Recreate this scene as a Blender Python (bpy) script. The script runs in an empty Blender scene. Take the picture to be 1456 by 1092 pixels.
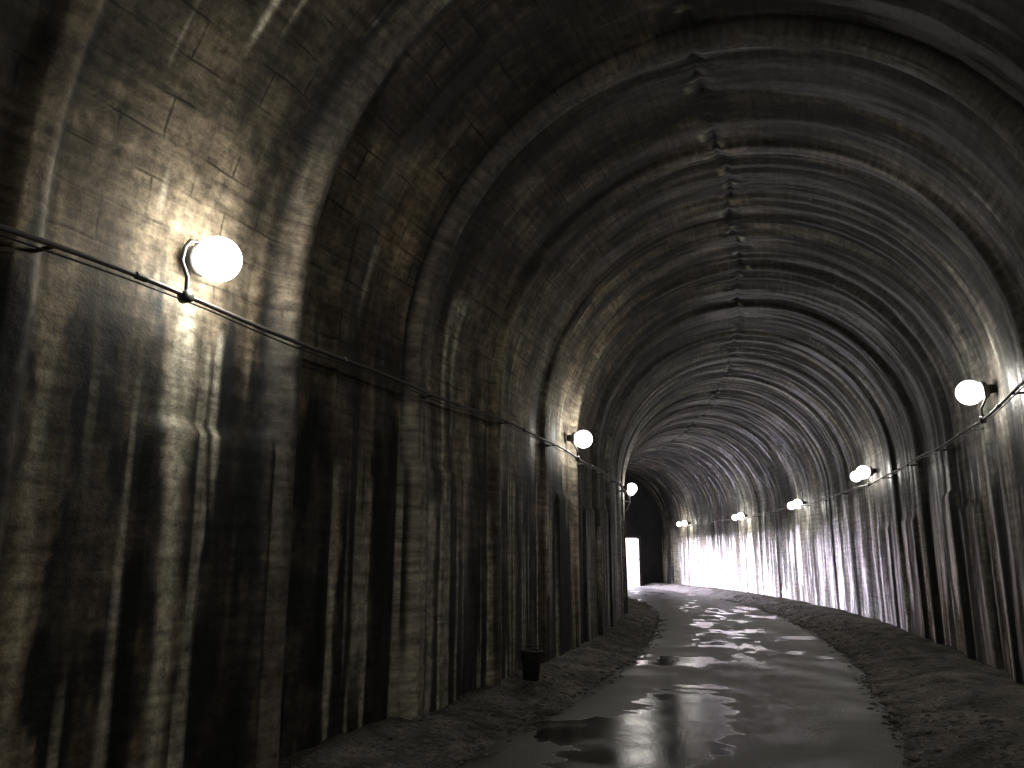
import bpy, math, numpy as np
from mathutils import Vector, Matrix
scene=bpy.context.scene
R=67.0; CX,CY=-60.5,31.5; A0=-0.489
W=2.8; ZS=3.35; ZB=-0.3
S_END=45.0; S_BACK=-16.0
LW=ZS-ZB; LA=math.pi*W; LT=2*LW+LA

# ---------- helpers ----------
def h2(xi,yi,seed):
    h=(xi*374761393+yi*668265263+seed*1446651)&0x7fffffff
    h=((h^(h>>13))*1274126177)&0x7fffffff
    h=(h^(h>>16))
    return (h&0xffffff)/float(0xffffff)
def vn(x,y,seed=0):
    x,y=np.broadcast_arrays(np.asarray(x,float),np.asarray(y,float))
    xi=np.floor(x).astype(np.int64); yi=np.floor(y).astype(np.int64)
    fx=x-xi; fy=y-yi; fx=fx*fx*(3-2*fx); fy=fy*fy*(3-2*fy)
    a=h2(xi,yi,seed);b=h2(xi+1,yi,seed);c=h2(xi,yi+1,seed);d=h2(xi+1,yi+1,seed)
    return (a*(1-fx)+b*fx)*(1-fy)+(c*(1-fx)+d*fx)*fy
def fbm(x,y,seed=0,o=4):
    t=0;a=.5;n=0
    for i in range(o):
        t=t+a*vn(x*2**i,y*2**i,seed+i*17);n+=a;a*=.55
    return t/n
def ss(a,b,x):
    t=np.clip((x-a)/(b-a),0,1);return t*t*(3-2*t)
def pos(S,off,z):
    al=np.asarray(S)/R+A0
    return np.stack(np.broadcast_arrays(CX+(R+off)*np.cos(al),CY+(R+off)*np.sin(al),z),-1)
def P(S,off,z): return Vector(pos(S,off,z).tolist())
def profile(p):
    p=np.asarray(p,float)
    off=np.empty_like(p);z=np.empty_like(p);no=np.empty_like(p);nz=np.empty_like(p)
    l=p<LW; r=p>LW+LA; m=~(l|r)
    off[l]=-W;z[l]=ZB+p[l];no[l]=1;nz[l]=0
    off[r]=W;z[r]=ZB+(LT-p[r]);no[r]=-1;nz[r]=0
    t=math.pi-(p[m]-LW)/W
    off[m]=W*np.cos(t);z[m]=ZS+W*np.sin(t);no[m]=-np.cos(t);nz[m]=-np.sin(t)
    return off,z,no,nz
def link(o): scene.collection.objects.link(o);return o
def grid_mesh(name,V,uv=None,attrs=None,flip=False):
    ni,nj,_=V.shape
    me=bpy.data.meshes.new(name)
    idx=np.arange(ni*nj).reshape(ni,nj)
    q=np.stack([idx[:-1,:-1],idx[1:,:-1],idx[1:,1:],idx[:-1,1:]],-1).reshape(-1,4)
    if flip:q=q[:,::-1]
    nf=len(q)
    me.vertices.add(ni*nj);me.vertices.foreach_set('co',V.reshape(-1).astype(np.float32))
    me.loops.add(nf*4);me.loops.foreach_set('vertex_index',q.reshape(-1).astype(np.int32))
    me.polygons.add(nf);me.polygons.foreach_set('loop_start',np.arange(0,nf*4,4,dtype=np.int32))
    me.polygons.foreach_set('use_smooth',np.ones(nf,dtype=bool))
    me.update(calc_edges=True)
    if uv is not None:
        u=me.uv_layers.new(name='UVMap')
        u.data.foreach_set('uv',uv.reshape(-1,2)[q.reshape(-1)].reshape(-1).astype(np.float32))
    for k,a in (attrs or {}).items():
        if a.ndim==3:
            at=me.attributes.new(k,'FLOAT_COLOR','POINT')
            c=np.concatenate([a,np.ones(a.shape[:2]+(1,))],-1)
            at.data.foreach_set('color',c.reshape(-1).astype(np.float32))
        else:
            at=me.attributes.new(k,'FLOAT','POINT');at.data.foreach_set('value',a.reshape(-1).astype(np.float32))
    return link(bpy.data.objects.new(name,me))
def mat(name):
    m=bpy.data.materials.new(name);m.use_nodes=True
    nt=m.node_tree;b=nt.nodes['Principled BSDF'];return m,nt,b
def N(nt,t,**k):
    n=nt.nodes.new(t)
    for a,v in k.items():setattr(n,a,v)
    return n
def mathn(nt,op,a,b=None,c=None):
    n=N(nt,'ShaderNodeMath',operation=op)
    for i,v in enumerate([a,b,c]):
        if v is None:continue
        if isinstance(v,(int,float)):n.inputs[i].default_value=v
        else:nt.links.new(v,n.inputs[i])
    return n.outputs[0]
def maprange(nt,x,a,b,c,d):
    n=N(nt,'ShaderNodeMapRange');nt.links.new(x,n.inputs[0])
    for i,v in enumerate([a,b,c,d]):n.inputs[i+1].default_value=v
    return n.outputs[0]
def simple(name,col,rough=.6,metal=0.,scale=30):
    m,nt,b=mat(name)
    no=N(nt,'ShaderNodeTexNoise');no.inputs['Scale'].default_value=scale;no.inputs['Detail'].default_value=2
    r=N(nt,'ShaderNodeValToRGB');nt.links.new(no.outputs[0],r.inputs[0])
    r.color_ramp.elements[0].position=.3;r.color_ramp.elements[1].position=.7
    r.color_ramp.elements[0].color=tuple(c*.5 for c in col)+(1,);r.color_ramp.elements[1].color=tuple(min(1,c*1.3) for c in col)+(1,)
    nt.links.new(r.outputs[0],b.inputs['Base Color'])
    b.inputs['Roughness'].default_value=rough;b.inputs['Metallic'].default_value=metal
    return m

# ---------- lining material ----------
def lining_mat():
    m,nt,b=mat('stained_concrete')
    L=nt.links.new
    ca=N(nt,'ShaderNodeAttribute',attribute_name='Col')
    bo=N(nt,'ShaderNodeAttribute',attribute_name='board')
    we=N(nt,'ShaderNodeAttribute',attribute_name='wet')
    uv=N(nt,'ShaderNodeUVMap')
    n2=N(nt,'ShaderNodeTexNoise');n2.inputs['Scale'].default_value=11;n2.inputs['Detail'].default_value=5;n2.inputs['Roughness'].default_value=.78
    L(uv.outputs[0],n2.inputs['Vector'])
    mp=N(nt,'ShaderNodeMapping');mp.inputs['Scale'].default_value=(9,1.6,1);L(uv.outputs[0],mp.inputs[0])
    n3=N(nt,'ShaderNodeTexNoise');n3.inputs['Scale'].default_value=1;n3.inputs['Detail'].default_value=3;L(mp.outputs[0],n3.inputs['Vector'])
    # faint horizontal formwork-board lines
    mh=N(nt,'ShaderNodeMapping');mh.inputs['Scale'].default_value=(1.2,15,1);L(uv.outputs[0],mh.inputs[0])
    n5=N(nt,'ShaderNodeTexNoise');n5.inputs['Scale'].default_value=1;n5.inputs['Detail'].default_value=2;L(mh.outputs[0],n5.inputs['Vector'])
    n4=N(nt,'ShaderNodeTexNoise');n4.inputs['Scale'].default_value=2.6;n4.inputs['Detail'].default_value=2;L(uv.outputs[0],n4.inputs['Vector'])
    vm=N(nt,'ShaderNodeVectorMath',operation='SCALE');L(n4.outputs['Color'],vm.inputs[0]);vm.inputs['Scale'].default_value=.06
    va=N(nt,'ShaderNodeVectorMath',operation='ADD');L(uv.outputs[0],va.inputs[0]);L(vm.outputs[0],va.inputs[1])
    br=N(nt,'ShaderNodeTexBrick');L(va.outputs[0],br.inputs['Vector'])
    br.inputs['Scale'].default_value=1;br.inputs['Brick Width'].default_value=.62;br.inputs['Row Height'].default_value=.26
    br.inputs['Mortar Size'].default_value=.015;br.inputs['Mortar Smooth'].default_value=.9
    br.inputs['Color1'].default_value=(1,1,1,1);br.inputs['Color2'].default_value=(.8,.8,.8,1);br.inputs['Mortar'].default_value=(.88,.88,.88,1)
    f2=maprange(nt,n2.outputs[0],.32,.68,.35,1.6)
    f3=maprange(nt,n3.outputs[0],.35,.65,.75,1.2)
    f5=maprange(nt,n5.outputs[0],.35,.6,.68,1.15)
    f=mathn(nt,'MULTIPLY',mathn(nt,'MULTIPLY',f2,f3),f5)
    jm=maprange(nt,n4.outputs[0],.42,.62,.05,.9)
    j=mathn(nt,'MULTIPLY',mathn(nt,'MULTIPLY',br.outputs['Fac'],bo.outputs['Fac']),jm)
    jd=mathn(nt,'SUBTRACT',1.,mathn(nt,'MULTIPLY',j,.85))
    f=mathn(nt,'MULTIPLY',f,jd)
    bc=N(nt,'ShaderNodeMix',data_type='RGBA',blend_type='MULTIPLY');L(bo.outputs['Fac'],bc.inputs[0]);L(ca.outputs['Color'],bc.inputs[6]);L(br.outputs['Color'],bc.inputs[7])
    sc=N(nt,'ShaderNodeVectorMath',operation='SCALE');L(bc.outputs[2],sc.inputs[0]);L(f,sc.inputs['Scale'])
    L(sc.outputs[0],b.inputs['Base Color'])
    rr=mathn(nt,'ADD',mathn(nt,'MULTIPLY',n2.outputs[0],.3),mathn(nt,'SUBTRACT',.65,mathn(nt,'MULTIPLY',we.outputs['Fac'],.42)))
    L(rr,b.inputs['Roughness'])
    hh=mathn(nt,'ADD',mathn(nt,'MULTIPLY',n2.outputs[0],.7),mathn(nt,'MULTIPLY',n5.outputs[0],.2))
    bp=N(nt,'ShaderNodeBump');bp.inputs['Strength'].default_value=.6;bp.inputs['Distance'].default_value=.02
    L(hh,bp.inputs['Height']);L(bp.outputs[0],b.inputs['Normal'])
    return m
MAT_L=lining_mat()

# ---------- lining geometry ----------
Sv=np.concatenate([np.arange(S_BACK,2.5,.12),np.arange(2.5,12,.02),np.arange(12,25,.04),np.arange(25,S_END,.07),[S_END]])
pv=np.linspace(0,LT,260)
SS,PP=np.meshgrid(Sv,pv,indexing='ij')
off,z,no,nz=profile(pv)
h_=np.minimum(pv,LT-pv)+ZB
H=np.broadcast_to(h_,SS.shape)
left=(PP<LT/2)
side=np.where(left,-1.,1.)
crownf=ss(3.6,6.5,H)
farR=ss(15,21,SS)*(~left)
ribS=5.05+2.05*np.arange(-10,20)
D=np.zeros_like(SS); ribm=np.zeros_like(SS); groove=np.zeros_like(SS); bigrib=np.zeros_like(SS)
for k,s0 in enumerate(ribS):
    kk=k-10
    r1=h2(np.int64(k),np.int64(3),1); r2=h2(np.int64(k),np.int64(5),2)
    w=.10+.04*r1; hh=.055+.035*r2
    if kk==0:w,hh=.15,.18
    if kk in(1,2):w,hh=.13,.11
    jit=0 if kk in(0,1,2) else .15*(r1-.5)
    wob=.015*(vn(PP*.5,k*3.1,9)-.5)
    e=np.exp(-(np.abs(SS-s0-jit-wob)/w)**(2.4 if kk==0 else 6))
    D+=e*hh*(1-.35*crownf)*(1-.6*farR);ribm=np.maximum(ribm,e)
    if kk in (0,1):bigrib=np.maximum(bigrib,e)
    groove=np.maximum(groove,np.exp(-(np.abs(SS-s0-jit-wob-w-.035)/.035)**2)*(.5+.5*r2))
    groove=np.maximum(groove,(1.25 if kk in(0,1) else .6)*np.exp(-(np.abs(SS-s0-jit-wob+w+(.08 if kk==0 else .03))/(.085 if kk==0 else .03))**2)*(1 if kk in (0,1) else (.3+.7*r1)))
    for q,(ds,ww,h3) in enumerate([(.72,.05,.035)]):
        g=h2(np.int64(k),np.int64(11+q),4)
        if kk==1: continue
        if kk==0 or g>.65:
            e=np.exp(-(np.abs(SS-s0-ds-.3*(g-.5)*(kk!=0)-wob)/ww)**5)*(1-.9*ss(3.3,4.6,H))
            D+=e*h3*(1-farR);groove=np.maximum(groove,.5*np.exp(-(np.abs(SS-s0-ds-.3*(g-.5)*(kk!=0)-wob-ww)/.03)**2)*(1-.8*crownf))
groove=groove*(1-.4*farR)
groove=groove*(.55+.6*fbm(SS*3,PP*2.5,15))
bay=np.floor((SS-5.05)/2.05).astype(np.int64)
D+=(h2(bay,bay*0+5,31)-.5)*.07*(1-ribm)*(1-farR)
sub=np.floor((SS-5.05)/2.05*2+.35*h2(bay,bay,3)).astype(np.int64)
ht=1.9+.7*h2(sub,side.astype(np.int64)+3,12)
on=(h2(sub,side.astype(np.int64)+9,77)>.55)
D+=np.where(on,.045*ss(0.,.06,ht-H),0)*(1-.7*farR)
D+=.012*(fbm(SS*.8,PP*.8,3,2)-.5)+.012*(fbm(SS*7,PP*7,5)-.5)
jag=.22*(fbm(SS*.7,SS*0,8,3)-.5)+.05*(vn(SS*11,SS*0,19)-.5)
cj=PP-LT/2-jag
crw=.022+.045*ss(.4,.8,vn(SS*5,SS*0,21))
crack=np.exp(-(cj/crw)**2)
D-=.045*crack
V=pos(SS,off[None,:]+no[None,:]*D,z[None,:]+nz[None,:]*D)
# colour
brown=np.array([.30,.245,.17]);gray=np.array([.235,.226,.212]);soot_shade=np.array([.009,.012,.013]);eff_glow=np.array([.74,.69,.54])
gm=np.clip(ss(9,20,SS)+ss(LT*.47,LT*.6,PP)*.65,0,1)[...,None]
C=brown*(1-gm)+gray*gm
rust=ss(.52,.7,fbm(SS*2.2,PP*.6,39))[...,None]*.4
C=C*(1-rust)+np.array([.25,.17,.095])*rust
st=fbm(SS*4,PP*.3,41);st2=fbm(SS*11,PP*.9,43);bl0=fbm(SS*1.1,PP*1.0,47);bl1=fbm(SS*3.2,PP*3.2,48)
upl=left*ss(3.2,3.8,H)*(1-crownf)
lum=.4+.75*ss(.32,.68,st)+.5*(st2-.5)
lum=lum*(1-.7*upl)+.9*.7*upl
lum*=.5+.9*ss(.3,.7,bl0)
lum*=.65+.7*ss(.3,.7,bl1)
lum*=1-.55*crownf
lum*=1-.40*ss(3.6,4.6,H)*ss(5.2,4.9,SS)*left  # colour darkened above the near lamp to hold its light down
lum*=1-.40*ss(1.6,.2,H+.6*(bl0-.5))*(1-farR)  # light falloff towards the wall base put into the colour
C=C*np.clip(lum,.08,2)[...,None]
low=ss(3.2,2.4,H+.9*(vn(SS*3.2,SS*0,51)-.5))
m=ss(.47,.53,fbm(SS*1.9,PP*.2,53)+.09*low-.04+.01*side+.10*(bl1-.5))
m*=(.2+.8*np.maximum(low,ss(LT*.45,LT*.55,PP)*.6))
m*=np.where(left&(SS>2.3)&(SS<11.2),.5,1.)*(1-.35*farR)
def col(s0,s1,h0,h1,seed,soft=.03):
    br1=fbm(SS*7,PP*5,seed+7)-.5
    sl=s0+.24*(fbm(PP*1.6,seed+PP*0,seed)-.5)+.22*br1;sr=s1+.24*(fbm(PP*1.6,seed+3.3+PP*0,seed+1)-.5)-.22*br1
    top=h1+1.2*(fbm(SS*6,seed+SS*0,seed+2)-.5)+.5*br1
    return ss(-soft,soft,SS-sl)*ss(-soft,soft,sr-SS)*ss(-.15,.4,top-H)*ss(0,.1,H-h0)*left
for a in [(3.33,3.96,-.4,3.05,61),(4.22,4.9,-.4,3.0,62),(5.22,5.86,-.4,2.85,63),(5.98,6.36,-.4,2.4,64),(7.74,8.90,-.4,1.95,65),(7.5,7.85,1.7,2.4,66),(9.3,9.85,-.4,2.4,67),(9.95,11.0,-.4,2.6,68),(2.4,3.05,-.4,3.2,69),(6.46,6.98,-.4,3.0,70)]:  # soot columns, plus the small raised patch: recess shadow painted dark
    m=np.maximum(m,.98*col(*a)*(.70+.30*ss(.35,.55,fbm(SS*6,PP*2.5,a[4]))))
bl=((SS-5.9)/1.2)**2+((PP-(LT/2+1.9))/2.0)**2+1.4*(fbm(SS*1.6,PP*1.3,71)-.5)
m=np.maximum(m,.85*ss(1.,.92,bl))
sw=.09+.26*ss(.3,.8,fbm(SS*1.1,SS*0+PP*.5,73))
m=np.maximum(m,.92*ss(1.3,.5,np.abs(cj-.02)/sw+.9*(fbm(SS*4,PP*3,75)-.5)))
m=np.maximum(m,.75*ss(.52,.66,fbm(SS*.8,PP*.8,79))*crownf)
m=np.maximum(m,.98*crack)
m=np.maximum(m,.75*ss(.56,.65,fbm(SS*2.6,PP*.16,77)+.08*(bl1-.5))*ss(3.2,4.2,H)*np.where(left,.6,1.))
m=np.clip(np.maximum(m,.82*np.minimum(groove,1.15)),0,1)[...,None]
C=C*(1-m)+soot_shade*m
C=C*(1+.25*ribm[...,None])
C=C*(1-.6*bigrib[...,None])+np.array([.17,.155,.13])*(.4+1.1*fbm(SS*12,PP*9,44))[...,None]*.6*bigrib[...,None]
e=ss(.64,.78,vn(SS*8,PP*.1,81)*.6+.4*vn(SS*22,PP*.6,83))*ss(3.2,1.8,H+1.2*(vn(SS*6,SS*0,85)-.5))
e=e*.6
e=np.maximum(e,.75*ss(.66,.78,fbm(SS*9,PP*.35,87))*ss(15,22,SS))
e=np.maximum(e,.75*ss(.36,.54,fbm(SS*4,PP*.4,88))*ss(18,25,SS)*ss(3.1,2.3,H+.8*(vn(SS*5,SS*0,89)-.5))*(~left))  # daylight glow on the far right wall put into paler colour
e=np.maximum(e,.5*np.exp(-((np.abs(cj)-crw*2.1)/.018)**2)*ss(.6,.8,vn(SS*9,PP*8,90)))
# pale run marks on the haunches
e=np.maximum(e,.55*ss(.70,.80,fbm(SS*10,PP*.5,188))*ss(.5,.62,bl0)*ss(3,3.6,H)*(1-crownf))
e=e*(.55+.9*np.clip(bl1,0,.7))
def drip(s,h0,h1,w,seed,k=1.):
    sc=s+.05*(fbm(PP*2,seed+PP*0,seed)-.5)
    ww=w*(.6+.4*ss(h0,h1,H))*(.7+.6*vn(PP*4,seed+PP*0,seed+1))
    return k*np.exp(-(np.abs(SS-sc)/ww)**3)*ss(h0-.15,h0+.3,H)*ss(h1+.05,h1-.12,H)*left
for a in [(4.09,.1,3.15,.095,91,.9),(4.40,1.9,3.0,.04,92,.85),(4.31,1.2,2.9,.025,94,.6),(7.70,1.9,4.25,.065,93,1.),(7.92,2.7,4.3,.065,95,1.),(7.82,3.8,4.3,.17,96,.9),(5.90,-.2,2.3,.055,97,.85),(6.42,-.2,2.2,.035,98,.7),(7.40,-.2,2.1,.09,99,.9),(7.62,-.2,2.1,.045,100,.95),(8.98,.2,2.1,.035,101,.9),(9.88,-.1,2.5,.045,102,.6),(3.2,0,2.8,.05,103,.3),(4.02,4.9,5.5,.045,104,1.),(4.2,5.2,5.8,.035,105,.8),(10.9,.2,2.6,.04,106,.8),(6.15,3.6,4.3,.06,107,.8)]:
    e=np.maximum(e,drip(*a))
e=np.clip(e,0,1)[...,None]
C=C*(1-e)+eff_glow*(.65+.7*st2[...,None])*e
board=ss(2.9,3.3,H)*ss(LT*.52,LT*.46,PP)*ss(20,10,SS)*(1-ribm)
board=np.maximum(board,.15*(1-ribm)*left*ss(18,9,SS))
wet=np.clip(ss(.5,.72,fbm(SS*3,PP*.25,111))*.6+.9*ss(.52,.64,fbm(SS*8,PP*.5,113))*ss(LT*.4,LT*.5,PP),0,1)
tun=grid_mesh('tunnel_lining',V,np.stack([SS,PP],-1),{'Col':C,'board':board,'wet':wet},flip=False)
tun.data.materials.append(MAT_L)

# ---------- floor ----------
def shoulder_z(o,S):
    a=np.abs(o+.32)
    return .02+.17*ss(1.6,2.6,a)+.10*ss(1.65,2.4,a)*(fbm(S*1.3,o*2,201)-.45)+.035*(fbm(S*7,o*7,203)-.5)*ss(1.55,1.9,a)
Sg=np.concatenate([np.arange(S_BACK,4,.2),np.arange(4,14,.035),np.arange(14,S_END+12,.1)])
og=np.linspace(-2.9,2.9,160)
a,b_=np.meshgrid(Sg,og,indexing='ij')
gz=shoulder_z(b_,a)-.03*ss(1.75,1.5,np.abs(b_+.32))
sh=grid_mesh('gravel_shoulder',pos(a,b_,gz),np.stack([a,b_],-1),flip=True)
def gravel_mat():
    m,nt,b=mat('dirt_gravel');L=nt.links.new
    uv=N(nt,'ShaderNodeUVMap')
    n=N(nt,'ShaderNodeTexNoise');n.inputs['Scale'].default_value=2.2;n.inputs['Detail'].default_value=4;L(uv.outputs[0],n.inputs['Vector'])
    v=N(nt,'ShaderNodeTexVoronoi');v.inputs['Scale'].default_value=38;L(uv.outputs[0],v.inputs['Vector'])
    r=N(nt,'ShaderNodeValToRGB');L(n.outputs[0],r.inputs[0])
    r.color_ramp.elements[0].position=.35;r.color_ramp.elements[0].color=(.065,.061,.055,1)
    r.color_ramp.elements[1].position=.68;r.color_ramp.elements[1].color=(.26,.24,.21,1)
    s=N(nt,'ShaderNodeVectorMath',operation='SCALE');L(r.outputs[0],s.inputs[0]);L(maprange(nt,v.outputs['Color'],0,1,.5,1.5),s.inputs['Scale'])
    L(s.outputs[0],b.inputs['Base Color']);b.inputs['Roughness'].default_value=.9
    bp=N(nt,'ShaderNodeBump');bp.inputs['Strength'].default_value=.8;bp.inputs['Distance'].default_value=.02;L(v.outputs['Distance'],bp.inputs['Height']);L(bp.outputs[0],b.inputs['Normal'])
    return m
MG=gravel_mat();sh.data.materials.append(MG)
Sr=Sg;orr=np.linspace(-1.98,1.34,110)
a,b_=np.meshgrid(Sr,orr,indexing='ij')
t=(b_+.32)/1.66
b2=b_+.16*(fbm(a*1.3,a*0+np.sign(t)*5,211)-.5)*np.abs(t)**3*2
rz=.035+.008*(fbm(a*.8,b_*1.2,213)-.5)-.05*np.abs(t)**14
pud=fbm(a*.75,b_*1.1,221,5)
near=ss(.64,.54,((a-7.4)/3.4)**2*.6+((b_+.72)/.60)**2*.6+1.0*(fbm(a*5.5,b_*.9,223)-.5))
pm=np.maximum(ss(.64,.67,pud+.04*(fbm(a*6,b_*3,225)-.5)),near)
far=ss(.585,.66,fbm(a*1.3,b_*2.8,227))*ss(11,14,a)*ss(1.0,.5,np.abs(b_+.5))*.85
pm=np.clip(np.maximum(pm,far),0,1)*ss(1.,.93,np.abs(t))
road=grid_mesh('path_road',pos(a,b2,rz),np.stack([a,b_],-1),{'puddle':pm},flip=True)
def road_mat():
    m,nt,b=mat('wet_asphalt');L=nt.links.new
    uv=N(nt,'ShaderNodeUVMap');pu=N(nt,'ShaderNodeAttribute',attribute_name='puddle')
    n=N(nt,'ShaderNodeTexNoise');n.inputs['Scale'].default_value=1.6;n.inputs['Detail'].default_value=5;L(uv.outputs[0],n.inputs['Vector'])
    g=N(nt,'ShaderNodeTexNoise');g.inputs['Scale'].default_value=70;g.inputs['Detail'].default_value=2;L(uv.outputs[0],g.inputs['Vector'])
    r=N(nt,'ShaderNodeValToRGB');L(n.outputs[0],r.inputs[0])
    r.color_ramp.elements[0].position=.35;r.color_ramp.elements[0].color=(.055,.052,.049,1)
    r.color_ramp.elements[1].position=.68;r.color_ramp.elements[1].color=(.17,.16,.148,1)
    k=mathn(nt,'MULTIPLY',maprange(nt,g.outputs[0],.3,.7,.6,1.35),mathn(nt,'SUBTRACT',1.,mathn(nt,'MULTIPLY',pu.outputs['Fac'],.5)))
    s=N(nt,'ShaderNodeVectorMath',operation='SCALE');L(r.outputs[0],s.inputs[0]);L(k,s.inputs['Scale']);L(s.outputs[0],b.inputs['Base Color'])
    ro=mathn(nt,'ADD',maprange(nt,n.outputs[0],.35,.65,.38,.62),mathn(nt,'MULTIPLY',pu.outputs['Fac'],-.34))
    L(mathn(nt,'MAXIMUM',ro,.11),b.inputs['Roughness'])
    bp=N(nt,'ShaderNodeBump');bp.inputs['Distance'].default_value=.008
    L(mathn(nt,'SUBTRACT',1.,mathn(nt,'MULTIPLY',pu.outputs['Fac'],.82)),bp.inputs['Strength'])
    L(g.outputs[0],bp.inputs['Height']);L(bp.outputs[0],b.inputs['Normal'])
    return m
road.data.materials.append(road_mat())
def rocks(name,n,Smin,Smax,smin,smax,omin,seed):
    r=np.random.default_rng(seed)
    f=(1+5**.5)/2
    iv=np.array([(-1,f,0),(1,f,0),(-1,-f,0),(1,-f,0),(0,-1,f),(0,1,f),(0,-1,-f),(0,1,-f),(f,0,-1),(f,0,1),(-f,0,-1),(-f,0,1)])/1.9
    ifc=np.array([(0,11,5),(0,5,1),(0,1,7),(0,7,10),(0,10,11),(1,5,9),(5,11,4),(11,10,2),(10,7,6),(7,1,8),(3,9,4),(3,4,2),(3,2,6),(3,6,8),(3,8,9),(4,9,5),(2,4,11),(6,2,10),(8,6,7),(9,8,1)])
    S=Smin+(Smax-Smin)*r.random(n)**1.3
    a=omin+(2.4-omin)*r.random(n);sg=np.where(r.random(n)<.5,-1,1);o=-.32+sg*a*1.0
    o=np.clip(o,-2.68,2.68)
    zz=shoulder_z(o,S);c=pos(S,o,zz)
    sz=smin*(smax/smin)**(r.random(n)**2.2)
    v=iv[None]*(1+.35*(r.random((n,12,1))-.5))*sz[:,None,None]*np.stack([1+.5*r.random(n),.8+.5*r.random(n),.5+.3*r.random(n)],-1)[:,None,:]
    th=r.random(n)*6.28;cs,sn=np.cos(th)[:,None],np.sin(th)[:,None]
    vx=v[...,0]*cs-v[...,1]*sn;vy=v[...,0]*sn+v[...,1]*cs
    v=np.stack([vx,vy,v[...,2]],-1)+c[:,None,:]
    fc=(ifc[None]+12*np.arange(n)[:,None,None]).reshape(-1,3)
    me=bpy.data.meshes.new(name);me.from_pydata(v.reshape(-1,3).tolist(),[],fc.tolist());me.update()
    return link(bpy.data.objects.new(name,me))
st_=rocks('loose_gravel',4200,4.5,32,.010,.05,1.42,5)
st_.data.materials.append(simple('stone',(.19,.175,.15),.85,scale=9))

me=bpy.data.meshes.new('ground');me.from_pydata([(-400,-300,-.03),(400,-300,-.03),(400,600,-.03),(-400,600,-.03)],[],[(0,1,2,3)])
g=link(bpy.data.objects.new('ground',me));g.data.materials.append(simple('soil',(.3,.28,.25),.9,scale=.5))

# ---------- end wall and unseen back cap ----------
def add_box(bm_v,bm_f,S0,S1,o0,o1,z0,z1):
    i=len(bm_v)
    for s in (S0,S1):
        for (o,zz) in ((o0,z0),(o1,z0),(o1,z1),(o0,z1)):bm_v.append(tuple(pos(s,o,zz)))
    bm_f+= [(i,i+1,i+2,i+3),(i+7,i+6,i+5,i+4),(i,i+4,i+5,i+1),(i+1,i+5,i+6,i+2),(i+2,i+6,i+7,i+3),(i+3,i+7,i+4,i)]
def end_wall(name,S0,S1,door):
    v=[];f=[]
    if door:
        d0,d1,dz=door
        add_box(v,f,S0,S1,-3.3,d0,-.2,6.6);add_box(v,f,S0,S1,d1,3.3,-.2,6.6);add_box(v,f,S0,S1,d0,d1,dz,6.6)
    else: add_box(v,f,S0,S1,-3.3,3.3,-.2,6.6)
    me=bpy.data.meshes.new(name);me.from_pydata(v,[],f);me.update()
    return link(bpy.data.objects.new(name,me))
MD=simple('dark_planks',(.02,.02,.024),.8,scale=6)
DOOR=(-2.4,1.45,2.55)
ew=end_wall('unseen_back_cap',S_END-.05,S_END+.2,DOOR);ew.data.materials.append(MD)
back_cap=end_wall('unseen_back_cap',S_BACK-.2,S_BACK+.05,None);back_cap.data.materials.append(MD)  # unseen cap added to keep sky light out from behind
v=[];f=[]
add_box(v,f,S_END-.12,S_END-.052,DOOR[1]-.002,DOOR[1]+.14,0,DOOR[2]+.14);add_box(v,f,S_END-.12,S_END-.052,DOOR[0],DOOR[1]-.004,DOOR[2],DOOR[2]+.14)
me=bpy.data.meshes.new('door_frame');me.from_pydata(v,[],f);fr=bpy.data.objects.new('door_frame',me);link(fr);fr.parent=ew
fr.data.materials.append(simple('frame_timber',(.05,.045,.04),.7))

# ---------- conduits ----------
MM=simple('galvanised_pipe',(.16,.15,.14),.5,.4,scale=20)
MB=simple('lamp_housing_metal',(.06,.06,.06),.45,.4,scale=20)
def tube(name,pts,r,mtl,parent=None,res=3):
    cu=bpy.data.curves.new(name,'CURVE');cu.dimensions='3D';cu.bevel_depth=r;cu.bevel_resolution=res;cu.use_fill_caps=True
    sp=cu.splines.new('POLY');sp.points.add(len(pts)-1)
    for i,p in enumerate(pts):sp.points[i].co=(*p,1)
    sp.use_smooth=True
    o=bpy.data.objects.new(name,cu);link(o);cu.materials.append(mtl)
    if parent:o.parent=parent
    return o
CO=.235
def conduit(side):
    e=bpy.data.objects.new('electrical_conduit',None);link(e)
    s=np.arange(S_BACK+.2,S_END-.2,.15)
    def zz(s): return 3.07+.02*math.sin(s*.9+side)+.012*math.sin(s*2.3)
    o=side*(W-CO)
    tube('pipe',[P(x,o,zz(x)) for x in s],.015,MM,e)
    tube('cable',[P(x,o,zz(x)-.03-.012*abs(math.sin(x*1.53))) for x in s],.006,MB,e,2)
    for x in np.arange(3.0,S_END-1,2.05):
        tube('clamp',[P(x,side*(W-.02),zz(x)),P(x,o,zz(x))],.012,MB,e,2)
        tube('coupling',[P(x+.5,o,zz(x+.5)),P(x+.57,o,zz(x+.57))],.022,MM,e,3)
    return zz
zl=conduit(-1);zr=conduit(1)

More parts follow.
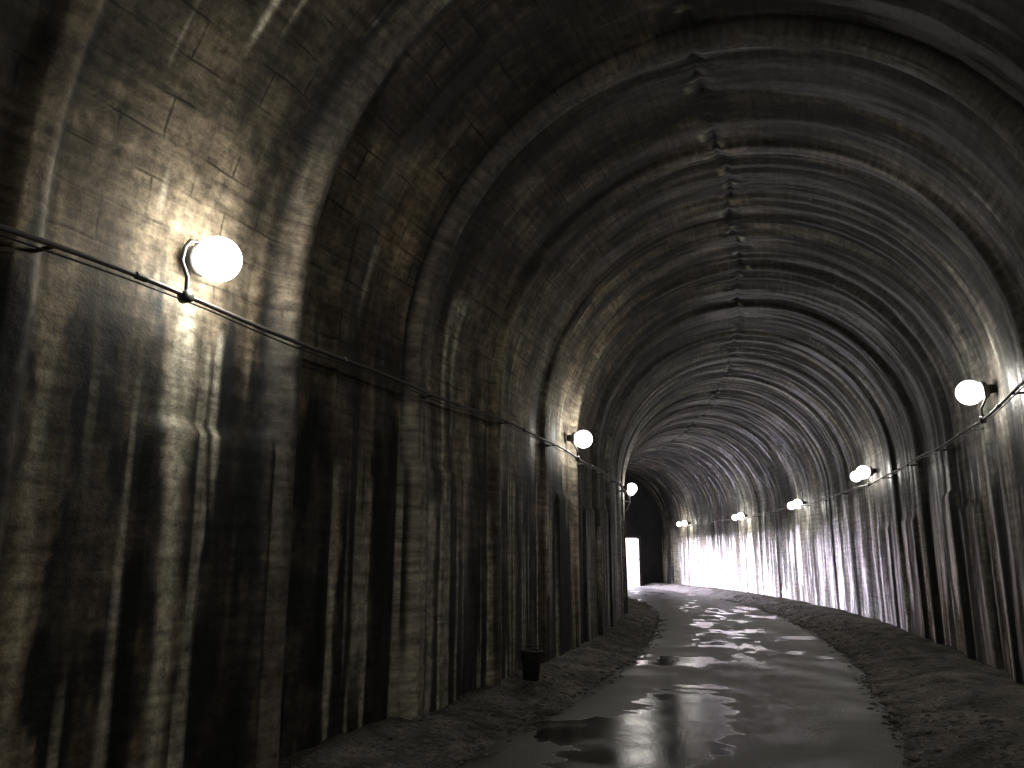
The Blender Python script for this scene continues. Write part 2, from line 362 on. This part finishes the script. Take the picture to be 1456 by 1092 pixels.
# ---------- lamps ----------
EM=bpy.data.materials.new('lamp_glass');EM.use_nodes=True
nt=EM.node_tree;nt.nodes.clear()
ou=nt.nodes.new('ShaderNodeOutputMaterial');em=nt.nodes.new('ShaderNodeEmission');em.inputs[0].default_value=(1,.98,.93,1)
em.inputs[1].default_value=6;nt.links.new(em.outputs[0],ou.inputs[0])
EM.cycles.emission_sampling='NONE'
def revolve(name,prof,origin,axis,mtl,parent,seg=28):
    ax=axis.normalized();u=ax.orthogonal().normalized();w=ax.cross(u)
    v=[];f=[]
    for (d,r) in prof:
        for k in range(seg):
            t=2*math.pi*k/seg;v.append(origin+ax*d+(u*math.cos(t)+w*math.sin(t))*r)
    for i in range(len(prof)-1):
        for k in range(seg):
            a=i*seg+k;b=i*seg+(k+1)%seg;f.append((a,b,b+seg,a+seg))
    me=bpy.data.meshes.new(name);me.from_pydata(v,[],f);me.update()
    for p in me.polygons:p.use_smooth=True
    o=bpy.data.objects.new(name,me);link(o);me.materials.append(mtl);o.parent=parent;return o
def lamp(S,side,z,hot_spot=False,r=.15,pw=40):
    e=bpy.data.objects.new('wall_lamp',None);link(e)
    base=P(S,side*(W-.02),z);n=(P(S,0,z)-base).normalized()
    axis=(n+Vector((0,0,-.12))).normalized()
    def head(b,rr,tag='',pw=pw):
        revolve('housing'+tag,[(0,.001),(0,.05),(.06,.055),(.08,rr*.6),(.12,rr*.72),(.14,rr*.72),(.14,.02)],b,axis,MB,e)
        c=b+axis*(.14+rr*.8)
        pr=[(-rr*.95*math.cos(t),rr*.95*math.sin(t)) for t in np.linspace(.01,math.pi-.01,18)]
        revolve('globe'+tag,pr,c,axis,EM,e)
        l=bpy.data.lights.new('bulb','POINT');l.energy=pw;l.shadow_soft_size=rr;l.color=(1,.955,.86);l.use_soft_falloff=False
        lo=bpy.data.objects.new('bulb'+tag,l);link(lo);lo.location=c;lo.parent=e
    head(base+n*.02,r,pw=pw*(.6 if hot_spot else 1))
    if hot_spot:  # second globe added for the glossy wall hot spot by far lamps
        t=(P(S+.1,0,z)-P(S,0,z)).normalized()
        head(base+t*.95,r*.85,'_2',pw*.4)
        tube('arm',[base+n*.05,base+n*.05+t*.95],.014,MB,e)
    zc=(zl if side<0 else zr)(S)
    t=(P(S+.1,side*2.6,z)-P(S,side*2.6,z)).normalized()
    q=.17
    b0=P(S,side*(W-CO),zc)-t*q
    rim=b0+n*(-.06)
    pts=[b0,b0+Vector((0,0,.12)),rim+Vector((0,0,.24)),rim+Vector((0,0,.33))+t*.015,rim+Vector((0,0,.385))+t*.05,rim+Vector((0,0,.40))+t*.10,base+n*.1+Vector((0,0,.04))]
    tube('riser',pts,.013,MB,e)
    revolve('junction_box',[(0,.001),(0,.04),(.06,.04),(.06,.001)],P(S,side*(W-CO+.03),zc)-t*q,n,MB,e,12)
for S,zz in [(-5.5,3.4),(4.05,3.4),(12.7,3.4),(22.3,3.38),(31.6,3.3),(40,3.2)]: lamp(S,-1,zz,hot_spot=(S>20))
for S,zz in [(-6.0,3.4),(2.0,3.4),(10.6,3.42),(18.6,3.34),(25.8,3.15),(33.0,3.15),(40.8,3.2)]: lamp(S,1,zz,hot_spot=(S>15))

be=bpy.data.objects.new('bucket',None);link(be)
bp_=P(9.45,-2.42,.2)
revolve('pail',[(0,.001),(0,.09),(.30,.12),(.31,.128),(.32,.12),(.30,.112),(.03,.085),(.03,.001)],bp_,Vector((0.04,0,1)),MB,be)
tube('handle',[bp_+Vector((.12*math.cos(t),0.02,.31+.07*math.sin(t))) for t in np.linspace(0,math.pi,10)],.005,MM,be,2)

# ---------- daylight ----------
w=bpy.data.worlds.new('World');scene.world=w;w.use_nodes=True
nt=w.node_tree;bg=nt.nodes['Background']
sky=nt.nodes.new('ShaderNodeTexSky');sky.sky_type='NISHITA';sky.sun_disc=False
el=math.radians(3)
d=Vector((math.sin(math.radians(25))*math.cos(el),-math.cos(math.radians(25))*math.cos(el),-math.sin(el)))
sky.sun_elevation=math.radians(12);sky.sun_rotation=math.atan2(-d.x,-d.y)
mx=nt.nodes.new('ShaderNodeMix');mx.data_type='RGBA';mx.inputs[0].default_value=.75
nt.links.new(sky.outputs[0],mx.inputs[6]);mx.inputs[7].default_value=(4.6,4.3,5.6,1)
nt.links.new(mx.outputs[2],bg.inputs[0]);bg.inputs[1].default_value=1.0
sl=bpy.data.lights.new('sun','SUN');sl.energy=60;sl.angle=math.radians(34);sl.color=(.87,.79,1)
so=link(bpy.data.objects.new('sun',sl));so.rotation_euler=d.to_track_quat('-Z','Y').to_euler()

cam=bpy.data.cameras.new('camera');cam.sensor_width=36;cam.lens=28.0;cam.clip_end=2000;cam.clip_start=.05
co=link(bpy.data.objects.new('camera',cam));co.location=(0,0,1.55);co.rotation_euler=(math.radians(90+12.26),0,0)
scene.camera=co
scene.view_settings.view_transform='Standard';scene.view_settings.look='None';scene.view_settings.exposure=0
